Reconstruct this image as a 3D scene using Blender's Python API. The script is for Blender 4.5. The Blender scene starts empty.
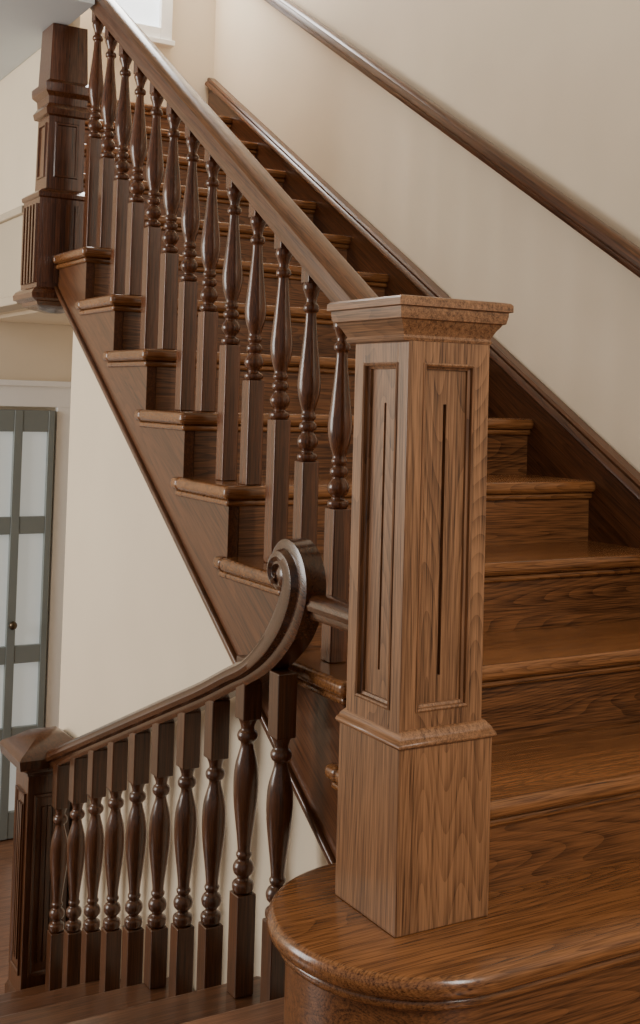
import bpy, bmesh, math
from mathutils import Vector, Matrix
G=.283; R=.175; SL=R/G; W=1.15
XK=lambda k:-(k-2)*G
ZK=lambda k:R*(k-1)
COL=bpy.context.scene.collection
# ---------------- materials
def wood(name,d,dark,light,rough=.3,fig=1.0,coat=.3,along=.94):
    m=bpy.data.materials.new(name); m.use_nodes=True; nt=m.node_tree; N=nt.nodes; L=nt.links
    b=N['Principled BSDF']; geo=N.new('ShaderNodeNewGeometry'); oi=N.new('ShaderNodeObjectInfo')
    off=N.new('ShaderNodeVectorMath'); off.operation='SCALE'; off.inputs[0].default_value=(7.3,5.1,9.7); L.new(oi.outputs['Random'],off.inputs['Scale'])
    add=N.new('ShaderNodeVectorMath'); add.operation='ADD'; L.new(geo.outputs['Position'],add.inputs[0]); L.new(off.outputs[0],add.inputs[1])
    d=Vector(d).normalized()
    dot=N.new('ShaderNodeVectorMath'); dot.operation='DOT_PRODUCT'; dot.inputs[1].default_value=d; L.new(add.outputs[0],dot.inputs[0])
    def squash(f):
        mu=N.new('ShaderNodeMath'); mu.operation='MULTIPLY'; mu.inputs[1].default_value=f; L.new(dot.outputs['Value'],mu.inputs[0])
        sc=N.new('ShaderNodeVectorMath'); sc.operation='SCALE'; sc.inputs[0].default_value=d; L.new(mu.outputs[0],sc.inputs['Scale'])
        su=N.new('ShaderNodeVectorMath'); su.operation='SUBTRACT'; L.new(add.outputs[0],su.inputs[0]); L.new(sc.outputs[0],su.inputs[1]); return su.outputs[0]
    a=squash(along); c=squash(.975)
    def math_(op,x,k=None,y=None):
        q=N.new('ShaderNodeMath'); q.operation=op; L.new(x,q.inputs[0])
        if k is not None: q.inputs[1].default_value=k
        if y is not None:
            if hasattr(y,'links'): L.new(y,q.inputs[2])
            else: q.inputs[2].default_value=y
        return q.outputs[0]
    n1=N.new('ShaderNodeTexNoise'); n1.inputs['Scale'].default_value=7; n1.inputs['Detail'].default_value=1.0; n1.inputs['Roughness'].default_value=.3; L.new(a,n1.inputs['Vector'])
    fr=math_('FRACT',math_('MULTIPLY',n1.outputs['Fac'],56))
    ring=math_('POWER',fr,2.0)
    n2=N.new('ShaderNodeTexNoise'); n2.inputs['Scale'].default_value=430; n2.inputs['Detail'].default_value=3; L.new(c,n2.inputs['Vector'])
    n4=N.new('ShaderNodeTexNoise'); n4.inputs['Scale'].default_value=130; n4.inputs['Detail'].default_value=4; L.new(c,n4.inputs['Vector'])
    n3=N.new('ShaderNodeTexNoise'); n3.inputs['Scale'].default_value=5; n3.inputs['Detail'].default_value=3; L.new(a,n3.inputs['Vector'])
    v=math_('MULTIPLY_ADD',ring,-.24*fig,.12)
    v=math_('MULTIPLY_ADD',n2.outputs['Fac'],1.4,v)
    v=math_('MULTIPLY_ADD',n4.outputs['Fac'],1.1,v)
    v=math_('MULTIPLY_ADD',n3.outputs['Fac'],.5,v)
    v=math_('MULTIPLY_ADD',oi.outputs['Random'],.14,v)
    v=math_('ADD',v,-1.075)
    cr=N.new('ShaderNodeValToRGB'); cr.color_ramp.elements[0].position=.08; cr.color_ramp.elements[1].position=.88
    cr.color_ramp.elements[0].color=(*dark,1); cr.color_ramp.elements[1].color=(*light,1); L.new(v,cr.inputs[0]); L.new(cr.outputs[0],b.inputs['Base Color'])
    b.inputs['Roughness'].default_value=rough; b.inputs['Coat Weight'].default_value=coat; b.inputs['Coat Roughness'].default_value=.18
    b.inputs['Specular IOR Level'].default_value=.4
    bp=N.new('ShaderNodeBump'); bp.inputs['Strength'].default_value=.15; bp.inputs['Distance'].default_value=.0015; L.new(n2.outputs['Fac'],bp.inputs['Height']); L.new(bp.outputs[0],b.inputs['Normal'])
    return m
def paint(name,col,rough=.6,var=.03,sc=3):
    m=bpy.data.materials.new(name); m.use_nodes=True; nt=m.node_tree; N=nt.nodes; L=nt.links; b=N['Principled BSDF']
    n=N.new('ShaderNodeTexNoise'); n.inputs['Scale'].default_value=sc; n.inputs['Detail'].default_value=4
    g=N.new('ShaderNodeNewGeometry'); L.new(g.outputs['Position'],n.inputs['Vector'])
    cr=N.new('ShaderNodeValToRGB'); cr.color_ramp.elements[0].position=.3; cr.color_ramp.elements[1].position=.7
    cr.color_ramp.elements[0].color=(*[c*(1-var) for c in col],1); cr.color_ramp.elements[1].color=(*[min(1,c*(1+var)) for c in col],1)
    L.new(n.outputs['Fac'],cr.inputs[0]); L.new(cr.outputs[0],b.inputs['Base Color']); b.inputs['Roughness'].default_value=rough
    n2=N.new('ShaderNodeTexNoise'); n2.inputs['Scale'].default_value=180; L.new(g.outputs['Position'],n2.inputs['Vector'])
    bp=N.new('ShaderNodeBump'); bp.inputs['Strength'].default_value=.05; bp.inputs['Distance'].default_value=.002; L.new(n2.outputs['Fac'],bp.inputs['Height']); L.new(bp.outputs[0],b.inputs['Normal'])
    return m
OD,OL=(.050,.018,.007),(.325,.160,.074)     # oak
KD,KL=(.014,.005,.0025),(.105,.038,.015)    # dark walnut
oakZ=wood('oak_vertical',(0,0,1),OD,OL,.34,1.1,.3,.92)
oakXc=wood('oak_cap',(1,0,0),OD,OL,.36,.6,.25)
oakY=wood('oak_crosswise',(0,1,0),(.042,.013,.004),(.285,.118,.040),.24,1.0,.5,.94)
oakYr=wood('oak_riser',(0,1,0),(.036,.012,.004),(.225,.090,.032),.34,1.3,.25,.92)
oakX=oakXc
railM=wood('rail_walnut',(-1,0,SL),(.028,.010,.005),(.170,.072,.032),.32,.4,.25)
strM=wood('string_wood',(-1,0,SL),(.020,.0065,.0025),(.140,.051,.019),.30,.9,.35)
skM=wood('skirt_wood',(-1,0,SL),(.018,.006,.002),(.125,.045,.016),.30,.9,.3)
upZ=wood('walnut_balusters',(0,0,1),(.020,.0065,.003),(.145,.050,.020),.22,.4,.5)
darkZ=wood('walnut_vertical',(0,0,1),KD,KL,.28,.4,.45)
darkX=wood('walnut_rail',(-1,0,.41),KD,KL,.24,.4,.5)
darkY=wood('walnut_crosswise',(0,1,0),(.025,.010,.005),(.15,.064,.030),.3,.8,.4)
floorM=wood('floor_boards',(0,1,0),(.07,.028,.014),(.27,.13,.07),.35,.8,.3)
wallM=paint('cream_wall_paint',(.78,.66,.495))
whiteM=paint('white_trim_paint',(.92,.90,.86),.35,.02)
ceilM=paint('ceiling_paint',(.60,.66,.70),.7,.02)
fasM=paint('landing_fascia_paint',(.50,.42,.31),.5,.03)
doorM=paint('door_grey_green_paint',(.21,.235,.225),.35,.05)
brass=bpy.data.materials.new('aged_brass'); brass.use_nodes=True
brass.node_tree.nodes['Principled BSDF'].inputs['Base Color'].default_value=(.12,.09,.06,1); brass.node_tree.nodes['Principled BSDF'].inputs['Metallic'].default_value=1; brass.node_tree.nodes['Principled BSDF'].inputs['Roughness'].default_value=.35
def glow(name,base,em,st):
    m=bpy.data.materials.new(name); m.use_nodes=True
    _b=m.node_tree.nodes['Principled BSDF']; _b.inputs['Base Color'].default_value=(*base,1); _b.inputs['Roughness'].default_value=.2; _b.inputs['Emission Color'].default_value=(*em,1); _b.inputs['Emission Strength'].default_value=st
    return m
paneM=glow('daylit_frosted_glass',(.68,.72,.68),(.92,.97,.94),.26)
skyM=glow('bright_window_glass',(.8,.85,.9),(.88,.95,1),1.8)
# ---------------- helpers
def empty(name):
    e=bpy.data.objects.new(name,None); COL.objects.link(e); e.empty_display_size=.1; return e
def fin(name,bm,mat,parent=None,bevel=0,seg=2,smooth=False,ang=35):
    bmesh.ops.recalc_face_normals(bm,faces=bm.faces)
    me=bpy.data.meshes.new(name); bm.to_mesh(me); bm.free(); me.materials.append(mat)
    o=bpy.data.objects.new(name,me); COL.objects.link(o)
    if parent: o.parent=parent
    if smooth:
        for p in me.polygons: p.use_smooth=True
        me.set_sharp_from_angle(angle=math.radians(ang))
    if bevel:
        md=o.modifiers.new('bevel','BEVEL'); md.width=bevel; md.segments=seg; md.limit_method='ANGLE'; md.angle_limit=math.radians(40)
        for p in me.polygons: p.use_smooth=True
        md.harden_normals=True
    return o
def abox(bm,x0,x1,y0,y1,z0,z1):
    v=[bm.verts.new((x,y,z)) for x in (x0,x1) for y in (y0,y1) for z in (z0,z1)]
    for f in ((0,1,3,2),(4,6,7,5),(0,4,5,1),(2,3,7,6),(0,2,6,4),(1,5,7,3)): bm.faces.new([v[i] for i in f])
def box(name,x0,x1,y0,y1,z0,z1,mat,parent=None,bevel=0,seg=2):
    bm=bmesh.new(); abox(bm,x0,x1,y0,y1,z0,z1); return fin(name,bm,mat,parent,bevel,seg)
def aprism(bm,pts,y0,y1,ax='y'):
    f=(lambda p,t:(p[0],t,p[1])) if ax=='y' else (lambda p,t:(p[0],p[1],t))
    a=[bm.verts.new(f(p,y0)) for p in pts]; b=[bm.verts.new(f(p,y1)) for p in pts]; n=len(pts)
    bm.faces.new(a); bm.faces.new(b[::-1])
    for i in range(n): bm.faces.new((a[i],a[(i+1)%n],b[(i+1)%n],b[i]))
def prism(name,pts,y0,y1,mat,parent=None,bevel=0,ax='y',seg=2):
    bm=bmesh.new(); aprism(bm,pts,y0,y1,ax); return fin(name,bm,mat,parent,bevel,seg)
def asweep(bm,path,prof,scales=None):
    P=[Vector(p) for p in path]; rings=[]
    for i,p in enumerate(P):
        t=(P[min(i+1,len(P)-1)]-P[max(i-1,0)]).normalized()
        n=Vector((0,1,0)).cross(t)
        s=scales[i] if scales else (1,1)
        rings.append([bm.verts.new(p+Vector((0,1,0))*a*s[0]+n*b*s[1]) for a,b in prof])
    n=len(prof)
    for i in range(len(rings)-1):
        for j in range(n): bm.faces.new((rings[i][j],rings[i][(j+1)%n],rings[i+1][(j+1)%n],rings[i+1][j]))
    bm.faces.new(rings[0]); bm.faces.new(rings[-1][::-1])
def alathe(bm,x,y,z,prof,seg=20):
    rings=[[bm.verts.new((x+r*math.cos(2*math.pi*i/seg),y+r*math.sin(2*math.pi*i/seg),z+h)) for i in range(seg)] for h,r in prof]
    for a,b in zip(rings,rings[1:]):
        for i in range(seg): bm.faces.new((a[i],a[(i+1)%seg],b[(i+1)%seg],b[i]))
    bm.faces.new(rings[0][::-1]); bm.faces.new(rings[-1])
def smoothprof(pts,n=5):
    out=[]
    for i in range(len(pts)-1):
        p0=pts[max(i-1,0)];p1=pts[i];p2=pts[i+1];p3=pts[min(i+2,len(pts)-1)]
        for k in range(n):
            t=k/n; o=[]
            for c in range(len(p1)):
                o.append(.5*(2*p1[c]+(p2[c]-p0[c])*t+(2*p0[c]-5*p1[c]+4*p2[c]-p3[c])*t*t+(3*p1[c]-p0[c]-3*p2[c]+p3[c])*t**3))
            out.append(tuple(o))
    out.append(tuple(pts[-1])); return out
# ---------------- staircase upper flight
st=empty('staircase')
NK=14; YN=-.082
for k in range(2,NK+1):
    X,Z=XK(k),ZK(k); y0=YN if k<=9 else .06
    bm=bmesh.new(); abox(bm,X-G-.03 if k<NK else -3.69,X,y0,W-.012,Z-.034,Z)
    if k<=9: abox(bm,X-G-.07,X-G-.02,y0,-.045,Z-.034,Z)
    fin('tread_%d'%k,bm,oakY,st,.0145,4)
    bm=bmesh.new(); abox(bm,X-G-.02,X-.014,y0+.012,W-.012,Z-.052,Z-.034)
    if k<=9: abox(bm,X-G-.058,X-G,y0+.012,-.045,Z-.052,Z-.034)
    fin('cove_%d'%k,bm,oakY,st,.008,3)
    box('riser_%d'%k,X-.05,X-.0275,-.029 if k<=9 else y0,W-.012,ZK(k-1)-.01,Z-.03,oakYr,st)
bot=lambda x:-.25-.66*x
xe=-2.33
pts=[(-.03,-.19),(-.03,ZK(2)-.04)]
for k in range(3,10):
    pts+=[(XK(k)-.029,ZK(k-1)-.04),(XK(k)-.029,ZK(k)-.04)]
pts+=[(xe,ZK(9)-.04),(xe,bot(xe)),(-.10,bot(-.10))]
prism('outer_string',pts,-.058,-.03,strM,st)
prism('string_bead',[(-.28,bot(-.28)-.004),(xe,bot(xe)-.004),(xe,bot(xe)+.016),(-.28,bot(-.28)+.016)],-.070,-.03,strM,st,.006)
prism('string_bead_low',[(-.28,bot(-.28)-.014),(xe,bot(xe)-.014),(xe,bot(xe)-.004),(-.28,bot(-.28)-.004)],-.064,-.03,darkX,st,.002)
prism('soffit',[(-.3,.0),(-.3,.03),(-3.69,2.12),(-3.69,2.09)],-.02,W-.012,wallM,st)
sk=lambda x:.292-.603*x
prism('wall_string',[(.26,-.19),(.26,.16),(-.0,sk(0)-.02),(-3.69,sk(-3.69)-.02),(-3.69,2.0),(-.2,-.19)],W-.03,W-.004,skM,st,.003)
prof=[(.0,-.03),(-.034,-.03),(-.040,-.022),(-.036,-.012),(-.044,-.004),(-.046,.006),(-.038,.014),(-.012,.016),(0,.016)]
bm=bmesh.new(); asweep(bm,[(.26,W-.004,.16),(.0,W-.004,sk(0)-.015),(-3.69,W-.004,sk(-3.69)-.015)],[(a,-b) for a,b in prof]); fin('wall_string_moulding',bm,skM,st,smooth=True,ang=50)
def bull(off,n=28):
    cx,cy,r=-.03,-.08,.26-off
    p=[(.23-off,W-.012)]
    for i in range(n+1):
        a=-math.pi*i/n; p.append((cx+r*math.cos(a),cy+r*math.sin(a)))
    p.append((-.29+off,W-.012)); return p
def nosed(name,off0,z0,z1,mat,rad,seg=5):
    bm=bmesh.new(); rings=[]
    h=(z1-z0)/2
    for i in range(seg*2+1):
        a=-math.pi/2+math.pi*i/(seg*2)
        rings.append([bm.verts.new((x,y,(z0+z1)/2+h*math.sin(a))) for x,y in bull(off0+rad*(1-math.cos(a)))])
    n=len(rings[0])
    for a,b in zip(rings,rings[1:]):
        for i in range(n): bm.faces.new((a[i],a[(i+1)%n],b[(i+1)%n],b[i]))
    bm.faces.new(rings[0][::-1]); bm.faces.new(rings[-1])
    return fin(name,bm,mat,st,smooth=True,ang=50)
nosed('bullnose_tread',0,-.04,0,oakY,.016)
nosed('bullnose_cove',.018,-.062,-.04,oakY,.010)
bm=bmesh.new(); aprism(bm,bull(.036),-.2,-.06,'z'); fin('bullnose_riser',bm,oakYr,st,smooth=True,ang=30)
lz=[-.2,-.385,-.57,-.755,-.94]; lx=[-.22,-.66,-1.10,-1.53,-1.94]
for i in range(1,5):
    box('lower_tread_%d'%i,lx[i],lx[i-1]-.02,-1.4,-.047,lz[i]-.034,lz[i],darkY,st,.0145,4)
for i in range(0,5):
    box('lower_riser_%d'%i,lx[i]+.03,lx[i]+.05,-1.4,-.047,(lz[i+1] if i<4 else -1.125)-.005,lz[i]-.03,darkY,st)
# ---------------- room
box('floor',-.22,3.6,-3.2,W,-.24,-.2,floorM,None,.012,3)
box('floor_hall',-3.7,-2.0,-4,W,-1.16,-1.125,floorM)
box('floor_hall_side',-2.0,3.6,-4,-1.42,-1.16,-1.125,floorM)
box('wall_right',-3.8,3.6,W,W+.1,-1.16,4.6,wallM)
box('wall_back',-3.8,-3.7,-4,W,-1.16,4.6,wallM)
box('ceiling',-3.8,3.6,-4,W+.1,4.6,4.7,wallM)
xs=-2.16
prism('wall_spandrel',[(-.2,-1.125),(-.2,-.12),(-.3,bot(-.3)+.02),(xs,bot(xs)+.02),(xs,-1.125)],-.045,.03,wallM)
bm=bmesh.new(); abox(bm,-3.7,-2.50,-.04,.05,1.25,4.6); abox(bm,-3.69,-2.2,.05,W-.01,1.235,1.25)
fin('wall_partition',bm,wallM)
f=empty('trim_2')
box('fascia_board',-3.69,-2.515,-.12,-.041,1.27,1.57,fasM,f,.004)
box('fascia_cap',-3.69,-2.535,-.135,-.041,1.57,1.60,fasM,f,.006)
box('fascia_foot',-3.69,-2.535,-.14,-.041,1.235,1.27,fasM,f,.006)
box('ceiling_bulkhead',-3.69,-2.07,-1.3,-.042,2.235,2.5,ceilM)
# ---------------- newel posts
n1=empty('newel_post')
cx,cy=-.046,-.0695; hb=.101
def sq(bm,h0,z0,z1,h1=None,c=None):
    x,y=c or (cx,cy); h1=h1 or h0
    a=[bm.verts.new((x+sx*h0,y+sy*h0,z0)) for sx,sy in ((-1,-1),(1,-1),(1,1),(-1,1))]
    b=[bm.verts.new((x+sx*h1,y+sy*h1,z1)) for sx,sy in ((-1,-1),(1,-1),(1,1),(-1,1))]
    bm.faces.new(a[::-1]); bm.faces.new(b)
    for i in range(4): bm.faces.new((a[i],a[(i+1)%4],b[(i+1)%4],b[i]))
def sqprof(bm,prof,c):
    x,y=c; rings=[[bm.verts.new((x+sx*h,y+sy*h,z)) for sx,sy in ((-1,-1),(1,-1),(1,1),(-1,1))] for z,h in prof]
    bm.faces.new(rings[0][::-1]); bm.faces.new(rings[-1])
    for a,b in zip(rings,rings[1:]):
        for i in range(4): bm.faces.new((a[i],a[(i+1)%4],b[(i+1)%4],b[i]))
C1=(cx,cy)
bm=bmesh.new(); sq(bm,hb,0,.322); fin('plinth',bm,oakZ,n1,.003)
bm=bmesh.new(); sqprof(bm,[(.318,hb+.001),(.319,hb+.004),(.323,hb+.0055),(.328,hb+.004),(.331,hb+.001),(.336,hb-.001),(.343,hb-.007),(.347,hb-.010)],C1); fin('base_moulding',bm,oakX,n1,smooth=True,ang=60)
cy-=.005
hs=hb-.0115; pd=.027
bm=bmesh.new(); sq(bm,hs-pd,.33,1.03); fin('shaft_core',bm,oakZ,n1)
pw=.054; za,zb=.378,.985
bm=bmesh.new()
for sx,sy in ((-1,-1),(1,-1),(1,1),(-1,1)):
    x0,x1=sorted((cx+sx*hs,cx+sx*pw)); y0,y1=sorted((cy+sy*hs,cy+sy*pw))
    abox(bm,x0,x1,y0,y1,.33,1.03)
fin('stiles',bm,oakZ,n1,.002)
bm=bmesh.new()
for z0,z1 in ((.33,za),(zb,1.03)):
    for s in (-1,1):
        x0,x1=sorted((cx+s*hs,cx+s*(hs-pd-.002))); abox(bm,x0,x1,cy-pw-.001,cy+pw+.001,z0,z1)
        y0,y1=sorted((cy+s*hs,cy+s*(hs-pd-.002))); abox(bm,cx-pw-.001,cx+pw+.001,y0,y1,z0,z1)
fin('panel_rails',bm,oakZ,n1)
def face_xf(k):
    if k==0: return lambda u,n,z:(cx+u,cy-n,z)
    if k==1: return lambda u,n,z:(cx+n,cy+u,z)
    if k==2: return lambda u,n,z:(cx-u,cy+n,z)
    return lambda u,n,z:(cx-n,cy-u,z)
def lbox(bm,F,u0,u1,n0,n1_,z0,z1):
    v=[bm.verts.new(F(x,y,z)) for x in (u0,u1) for y in (n0,n1_) for z in (z0,z1)]
    for f in ((0,1,3,2),(4,6,7,5),(0,4,5,1),(2,3,7,6),(0,2,6,4),(1,5,7,3)): bm.faces.new([v[i] for i in f])
def ringframe(bm,F,u,z0,z1,prof):
    rings=[[bm.verts.new(F(a*(u-i),n,z)) for a,z in ((-1,z0+i),(1,z0+i),(1,z1-i),(-1,z1-i))] for i,n in prof]
    for a,b in zip(rings,rings[1:]):
        for i in range(4): bm.faces.new((a[i],a[(i+1)%4],b[(i+1)%4],b[i]))
    return rings
bm=bmesh.new(); bm2=bmesh.new()
for k in range(4):
    F=face_xf(k)
    ringframe(bm,F,pw+.003,za-.003,zb+.003,[(0,hs-.004),(0,hs+.0015),(.003,hs+.003),(.006,hs+.001),(.0065,hs-.006),(.011,hs-.008),(.012,hs-.016)])
    b0=hs-pd; nn=hs-.0125
    zi0,zi1=za+.006,zb-.006; u=pw-.006; gz0,gz1=za+.055,zb-.07; g=.0034; gd=.0135
    def q(*a): bm2.faces.new([bm2.verts.new(F(*p)) for p in a])
    for s in (-1,1):
        q((s*u,nn,zi0),(s*g,nn,zi0),(s*g,nn,zi1),(s*u,nn,zi1))
        q((s*g,nn,gz0),(s*g*.8,nn-gd,gz0),(s*g*.8,nn-gd,gz1),(s*g,nn,gz1))
    q((-g*.8,nn-gd,gz0),(g*.8,nn-gd,gz0),(g*.8,nn-gd,gz1),(-g*.8,nn-gd,gz1))
    q((-g,nn,gz0),(g,nn,gz0),(g*.8,nn-gd,gz0),(-g*.8,nn-gd,gz0)); q((-g,nn,gz1),(g,nn,gz1),(g*.8,nn-gd,gz1),(-g*.8,nn-gd,gz1))
    q((-g,nn,zi0),(g,nn,zi0),(g,nn,gz0),(-g,nn,gz0)); q((-g,nn,gz1),(g,nn,gz1),(g,nn,zi1),(-g,nn,zi1))
fin('panel_mouldings',bm,oakZ,n1); fin('panel_fields',bm2,oakZ,n1)
CC=(cx-.005,cy-.006)
bm=bmesh.new(); sqprof(bm,[(1.024,hs),(1.026,hs+.006),(1.031,hs+.008),(1.036,hs+.006),(1.040,hs+.008),(1.050,hs+.013),(1.058,hs+.019),(1.062,hs+.021),(1.064,hs+.026),(1.078,hs+.029),(1.084,hs+.029),(1.086,hs+.035),(1.098,hs+.035),(1.102,hs+.031),(1.104,hs+.02),(1.106,.01)],CC); fin('cap',bm,oakX,n1,smooth=True,ang=28)
# lower newel
n2=empty('newel_post.001'); c=(-2.04,-.13); zb0=-1.125
bm=bmesh.new(); sq(bm,.070,zb0,-.295,c=c); fin('shaft',bm,darkZ,n2,.003)
bm=bmesh.new(); sqprof(bm,[(zb0,.078),(zb0+.12,.078),(zb0+.13,.074),(zb0+.14,.070)],c); fin('plinth',bm,darkZ,n2,.002)
cx0,cy0=cx,cy; cx,cy=c
bm=bmesh.new()
for k in range(4):
    F=face_xf(k)
    ringframe(bm,F,.05,zb0+.20,-.36,[(0,.069),(0,.076),(.008,.074),(.012,.071)])
    for u in (-.018,0,.018): lbox(bm,F,u-.005,u+.005,.069,.075,zb0+.24,-.40)
fin('flutes',bm,darkZ,n2)
cx,cy=cx0,cy0
bm=bmesh.new(); sqprof(bm,[(z+.032,h) for z,h in [(-.33,.070),(-.325,.080),(-.315,.082),(-.305,.094),(-.295,.114),(-.265,.119),(-.255,.112),(-.245,.094),(-.212,.045),(-.205,.01)]],(c[0]+.015,c[1])); fin('cap',bm,darkZ,n2,smooth=True,ang=28)
# upper newel with pendant box
n3=empty('newel_post.002'); c=(-2.41,-.035)
bm=bmesh.new(); sqprof(bm,[(1.20,.02),(1.21,.06),(1.222,.09),(1.235,.095),(1.245,.118),(1.262,.12),(1.275,.112),(1.285,.098),(1.60,.098),(1.605,.104),(1.618,.105),(1.63,.09),(1.64,.068),(1.90,.066),(1.905,.078),(1.925,.082),(1.935,.076),(1.945,.070),(1.97,.072),(1.985,.086),(2.0,.088),(2.015,.088),(2.03,.070),(2.233,.064)],c); fin('shaft',bm,upZ,n3,smooth=True,ang=20)
cx,cy=c
bm=bmesh.new()
for k in range(4):
    F=face_xf(k)
    for i in range(5): lbox(bm,F,-.078+i*.036,-.062+i*.036,.097,.106,1.30,1.58)
    ringframe(bm,F,.045,1.68,1.88,[(0,.066),(.004,.072),(.01,.072),(.014,.062)])
fin('flutes',bm,upZ,n3)
cx,cy=cx0,cy0
# ---------------- rails
railprof=[(-.022,-.034),(-.026,-.024),(-.026,-.014),(-.038,-.008),(-.041,.004),(-.036,.014),(-.037,.020),(-.030,.029),(-.016,.034),(0,.035),(.016,.034),(.030,.029),(.037,.020),(.036,.014),(.041,.004),(.038,-.008),(.026,-.014),(.026,-.024),(.022,-.034)]
UP=[(a,b) for a,b in railprof]
YR=.006; RS=.657
rc=lambda x:.866-RS*(x+.13)+SL*.13
b1=empty('stair_balustrade')
bm=bmesh.new()
asweep(bm,[(-2.49,YR,rc(-2.49)),(-.148,YR,rc(-.148))],[(a,-b*1.08) for a,b in UP]); fin('handrail',bm,railM,b1,smooth=True,ang=40)
bb=bmesh.new(); bt=bmesh.new()
turn=[(0,.019),(.005,.0235),(.014,.0235),(.019,.015),(.024,.0145),(.032,.021),(.044,.0245),(.056,.0195),(.064,.0135),(.069,.0185),(.076,.0205),(.083,.0185),(.088,.0135),(.093,.0165),(.099,.018),(.105,.0155),(.112,.0155),(.135,.0225),(.158,.0265),(.18,.0265),(.225,.0215),(.285,.0150),(.325,.0122),(.331,.0165),(.338,.0185),(.345,.0165),(.350,.0125),(.358,.0125),(.370,.0165),(.380,.0205),(.387,.0205),(.394,.019)]
turn=smoothprof(turn,3)
def ubal(x,z):
    top=rc(x)-.030; h=.0215; L=top-z; tl=.41; b0=L-tl-.045; f=tl/.394
    abox(bb,x-h,x+h,YR-h,YR+h,z,z+b0)
    alathe(bt,x,YR,z+b0,[(a*f,max(r,.009)*1.02) for a,r in turn],18)
    abox(bb,x-h*.9,x+h*.9,YR-h*.9,YR+h*.9,z+b0+tl-.001,top)
for k in range(2,10):
    for o in (.042,.182):
        x=XK(k)-o
        if k==2 and o<.2: continue
        ubal(x,ZK(k))
fin('baluster_blocks',bb,upZ,b1,.003,2); fin('baluster_turnings',bt,upZ,b1,smooth=True,ang=60)
# lower balustrade
YL=-.13
b2=empty('stair_balustrade.001')
lr=lambda x:.278+.41*(x+.66)
path=[(-1.975,lr(-1.975)),(-1.6,lr(-1.6)),(-1.0,lr(-1.0)),(-.80,lr(-.80)),(-.66,.283),(-.56,.327),(-.47,.385),(-.400,.455),(-.362,.525),(-.370,.572),(-.405,.594),(-.440,.582),(-.450,.555),(-.437,.537),(-.420,.540)]
path=smoothprof(path,6)
npt=len(path); scl=[]
for i in range(npt):
    j=i/6; s=1.0
    if j>5: s=1+.65*min(1,(j-5)/2)
    if j>8: s=1.65-.75*(j-8)/3
    if j>11: s=.90-.3*(j-11)/3
    scl.append((1.0+.14*max(0,min(1,(j-5)/3)), s))
bm=bmesh.new(); asweep(bm,[(x,YL,z) for x,z in path],[(a*.92,-b*.85) for a,b in UP],scl); fin('handrail',bm,darkX,b2,smooth=True,ang=40)
bm=bmesh.new(); asweep(bm,[(-.36,YL+.01,.500),(-.15,YL+.01,.500)],[(a*.75,-b*.75) for a,b in UP]); fin('rail_return',bm,darkX,b2,smooth=True,ang=40)
bm=bmesh.new()
rings=[[bm.verts.new((-.410+r*math.cos(2*math.pi*i/24),YL+h,.550+r*math.sin(2*math.pi*i/24))) for i in range(24)] for h,r in [(-.037,.001),(-.036,.012),(-.032,.022),(-.02,.03),(.02,.03),(.032,.022),(.036,.012),(.037,.001)]]
for a,b in zip(rings,rings[1:]):
    for i in range(24): bm.faces.new((a[i],a[(i+1)%24],b[(i+1)%24],b[i]))
fin('scroll_heart',bm,darkX,b2,smooth=True)
bb=bmesh.new(); bt=bmesh.new()
low=[(0,.015),(.004,.0225),(.014,.0245),(.022,.0225),(.027,.0145),(.033,.014),(.041,.0215),(.052,.0240),(.062,.0200),(.068,.0135),(.074,.0165),(.080,.0175),(.086,.0145),(.11,.0165),(.155,.0225),(.195,.0270),(.232,.0280),(.262,.0255),(.285,.0195),(.300,.0150),(.310,.0145),(.316,.0205),(.324,.0230),(.332,.0205),(.338,.0150),(.348,.0165),(.36,.0215)]
low=smoothprof(low,3)
def lbal(x):
    i=0
    for j in range(5):
        if x<lx[j]: i=j+1
    z=lz[i] if i<5 else -1.125
    zt=lr(x)-.022
    if x>-.6: zt=.345
    f=1.05; tl=.36*f; hh=.0225; b0=max(.08,zt-z-tl-.135)
    abox(bb,x-hh,x+hh,YL-hh,YL+hh,z,z+b0)
    alathe(bt,x,YL,z+b0,[(a*f,r) for a,r in low],18)
    abox(bb,x-hh,x+hh,YL-hh,YL+hh,z+b0+tl-.001,zt)
for i in range(10): lbal(-.442-.157*i)
fin('baluster_blocks',bb,darkZ,b2,.003,2); fin('baluster_turnings',bt,darkZ,b2,smooth=True,ang=60)
# wall handrail
wh=empty('wall_handrail')
wr=lambda x:.918-.612*x-.0
bm=bmesh.new(); asweep(bm,[(-3.69,W-.045,wr(-3.69)),(.9,W-.045,wr(.9))],[(a*.75,-b*.9) for a,b in UP]); fin('rail',bm,skM,wh,smooth=True,ang=40)
prism('backing_board',[(-3.69,wr(-3.69)-.045),(.9,wr(.9)-.045),(.9,wr(.9)+.016),(-3.69,wr(-3.69)+.016)],W-.03,W-.001,skM,wh,.003)
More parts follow.
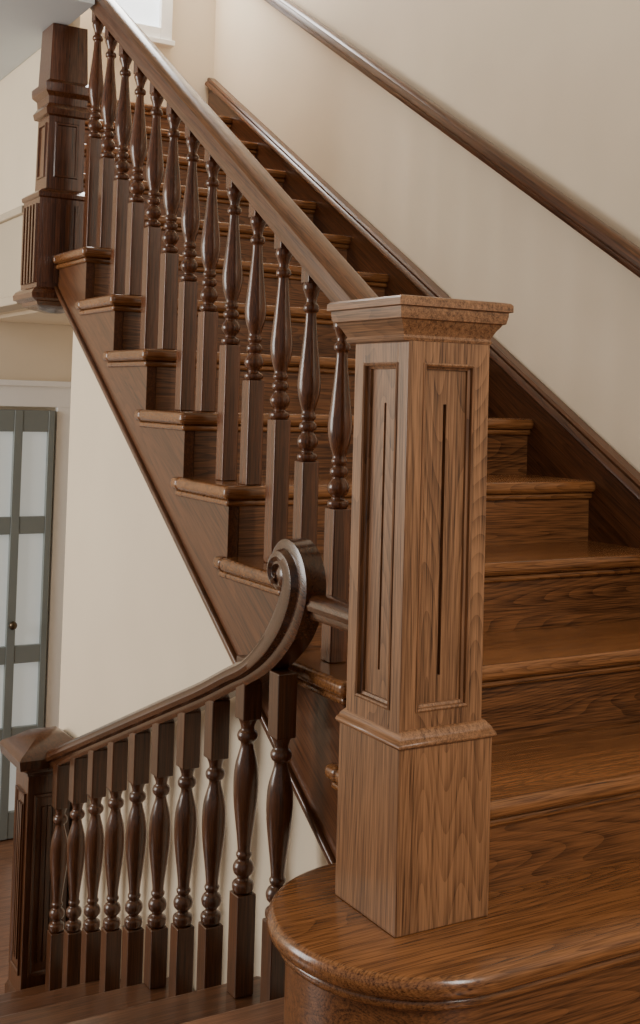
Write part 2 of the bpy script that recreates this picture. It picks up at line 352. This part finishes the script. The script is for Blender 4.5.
# ---------------- door
d=empty('door_1'); X0=-3.7
dy0,dy1,dz0,dz1=-.46,.378,-1.12,.83
bm=bmesh.new()
abox(bm,X0+.005,X0+.045,dy1-.03,dy1,dz0,dz1)
y=dy1-.03
panes=[]
for i in range(5):
    panes.append((y-.12,y)); abox(bm,X0+.005,X0+.045,y-.12-.04,y-.12,dz0,dz1); y-=.16
zz=[dz1,.73,.34,.26,-.25,-.33,-.62,-.70,-1.0,dz0]
for a,b in panes:
    for i in range(0,10,2): abox(bm,X0+.006,X0+.043,a,b,zz[i+1],zz[i])
fin('leaf_frame',bm,doorM,d,.003)
bm=bmesh.new(); abox(bm,X0+.012,X0+.022,panes[-1][0],dy1-.03,dz0+.1,dz1-.1); fin('glass_panes',bm,paneM,d)
bm=bmesh.new(); bmesh.ops.create_uvsphere(bm,u_segments=16,v_segments=8,radius=.02,matrix=Matrix.Translation((X0+.07,dy1-.17,-.15))); abox(bm,X0+.04,X0+.065,dy1-.178,dy1-.162,-.158,-.142); fin('knob',bm,brass,d,smooth=True)
t=empty('trim_1')
box('casing_right',X0,X0+.03,dy1+.012,dy1+.125,dz0,.96,whiteM,t,.004)
box('casing_right_edge',X0,X0+.045,dy1+.105,dy1+.130,dz0,.965,whiteM,t,.005)
box('casing_left',X0,X0+.03,-.70,-.48,dz0,.96,whiteM,t,.004)
box('casing_head',X0,X0+.032,-.70,dy1+.125,.845,.96,whiteM,t,.004)
box('casing_head_edge',X0,X0+.048,-.72,dy1+.130,.94,.968,whiteM,t,.005)
# ---------------- window
w=empty('window_1')
wy0,wy1,wz0,wz1=.60,.84,2.73,3.9
box('glass',X0+.004,X0+.012,wy0,wy1,wz0,wz1,skyM,w)
bm=bmesh.new()
for a,b,c_,e in ((wy0-.06,wy0,wz0-.06,wz1+.06),(wy1,wy1+.06,wz0-.06,wz1+.06)): abox(bm,X0,X0+.04,a,b,c_,e)
abox(bm,X0,X0+.04,wy0,wy1,wz0-.06,wz0); abox(bm,X0,X0+.04,wy0,wy1,wz1,wz1+.06); abox(bm,X0,X0+.03,wy0,wy1,wz0+.5,wz0+.53); abox(bm,X0,X0+.06,wy0-.07,wy1+.07,wz0-.085,wz0-.06)
fin('frame',bm,whiteM,w,.003)
# ---------------- lights
wd=bpy.data.worlds.new('world'); bpy.context.scene.world=wd; wd.use_nodes=True
bg=wd.node_tree.nodes['Background']; bg.inputs[0].default_value=(1,.95,.88,1); bg.inputs[1].default_value=.30
def area(name,loc,tgt,sx,sy,pw_,col):
    l=bpy.data.lights.new(name,'AREA'); l.shape='RECTANGLE'; l.size=sx; l.size_y=sy; l.energy=pw_; l.color=col
    o=bpy.data.objects.new(name,l); COL.objects.link(o); o.location=loc
    o.rotation_euler=(Vector(tgt)-Vector(loc)).to_track_quat('-Z','Y').to_euler(); return o
area('added_hall_fill',(-2.6,-3.8,1.3),(-2.4,0,.35),1.7,2.2,140,(1,.965,.91))  # unseen area lamp added to brighten the hall side and door passage
area('daylight_front_window',(3.5,.3,2.7),(-.3,.2,.5),.8,1.7,96,(1,.945,.87))
area('daylight_stair_window',(-3.4,.7,3.5),(-2.0,1.15,2.4),.5,1.1,36,(1,.97,.92))
# ---------------- camera
cam=bpy.data.cameras.new('camera'); co=bpy.data.objects.new('camera',cam); COL.objects.link(co)
ya,pi_,ro=[math.radians(v) for v in (30.062,2.373,1.611)]
fw=Vector((-math.cos(ya)*math.cos(pi_),math.sin(ya)*math.cos(pi_),math.sin(pi_)))
rt=Vector((fw.y,-fw.x,0)).normalized(); up=rt.cross(fw)
r2=rt*math.cos(ro)+up*math.sin(ro); u2=-rt*math.sin(ro)+up*math.cos(ro)
M=Matrix((r2,u2,-fw)).transposed().to_4x4(); M.translation=Vector((1.767,-1.342,.918)); co.matrix_world=M
cam.sensor_width=36; cam.sensor_fit='AUTO'; cam.lens=1186.36*36/1024; cam.shift_y=-161.9/1024; cam.clip_start=.05
bpy.context.scene.camera=co
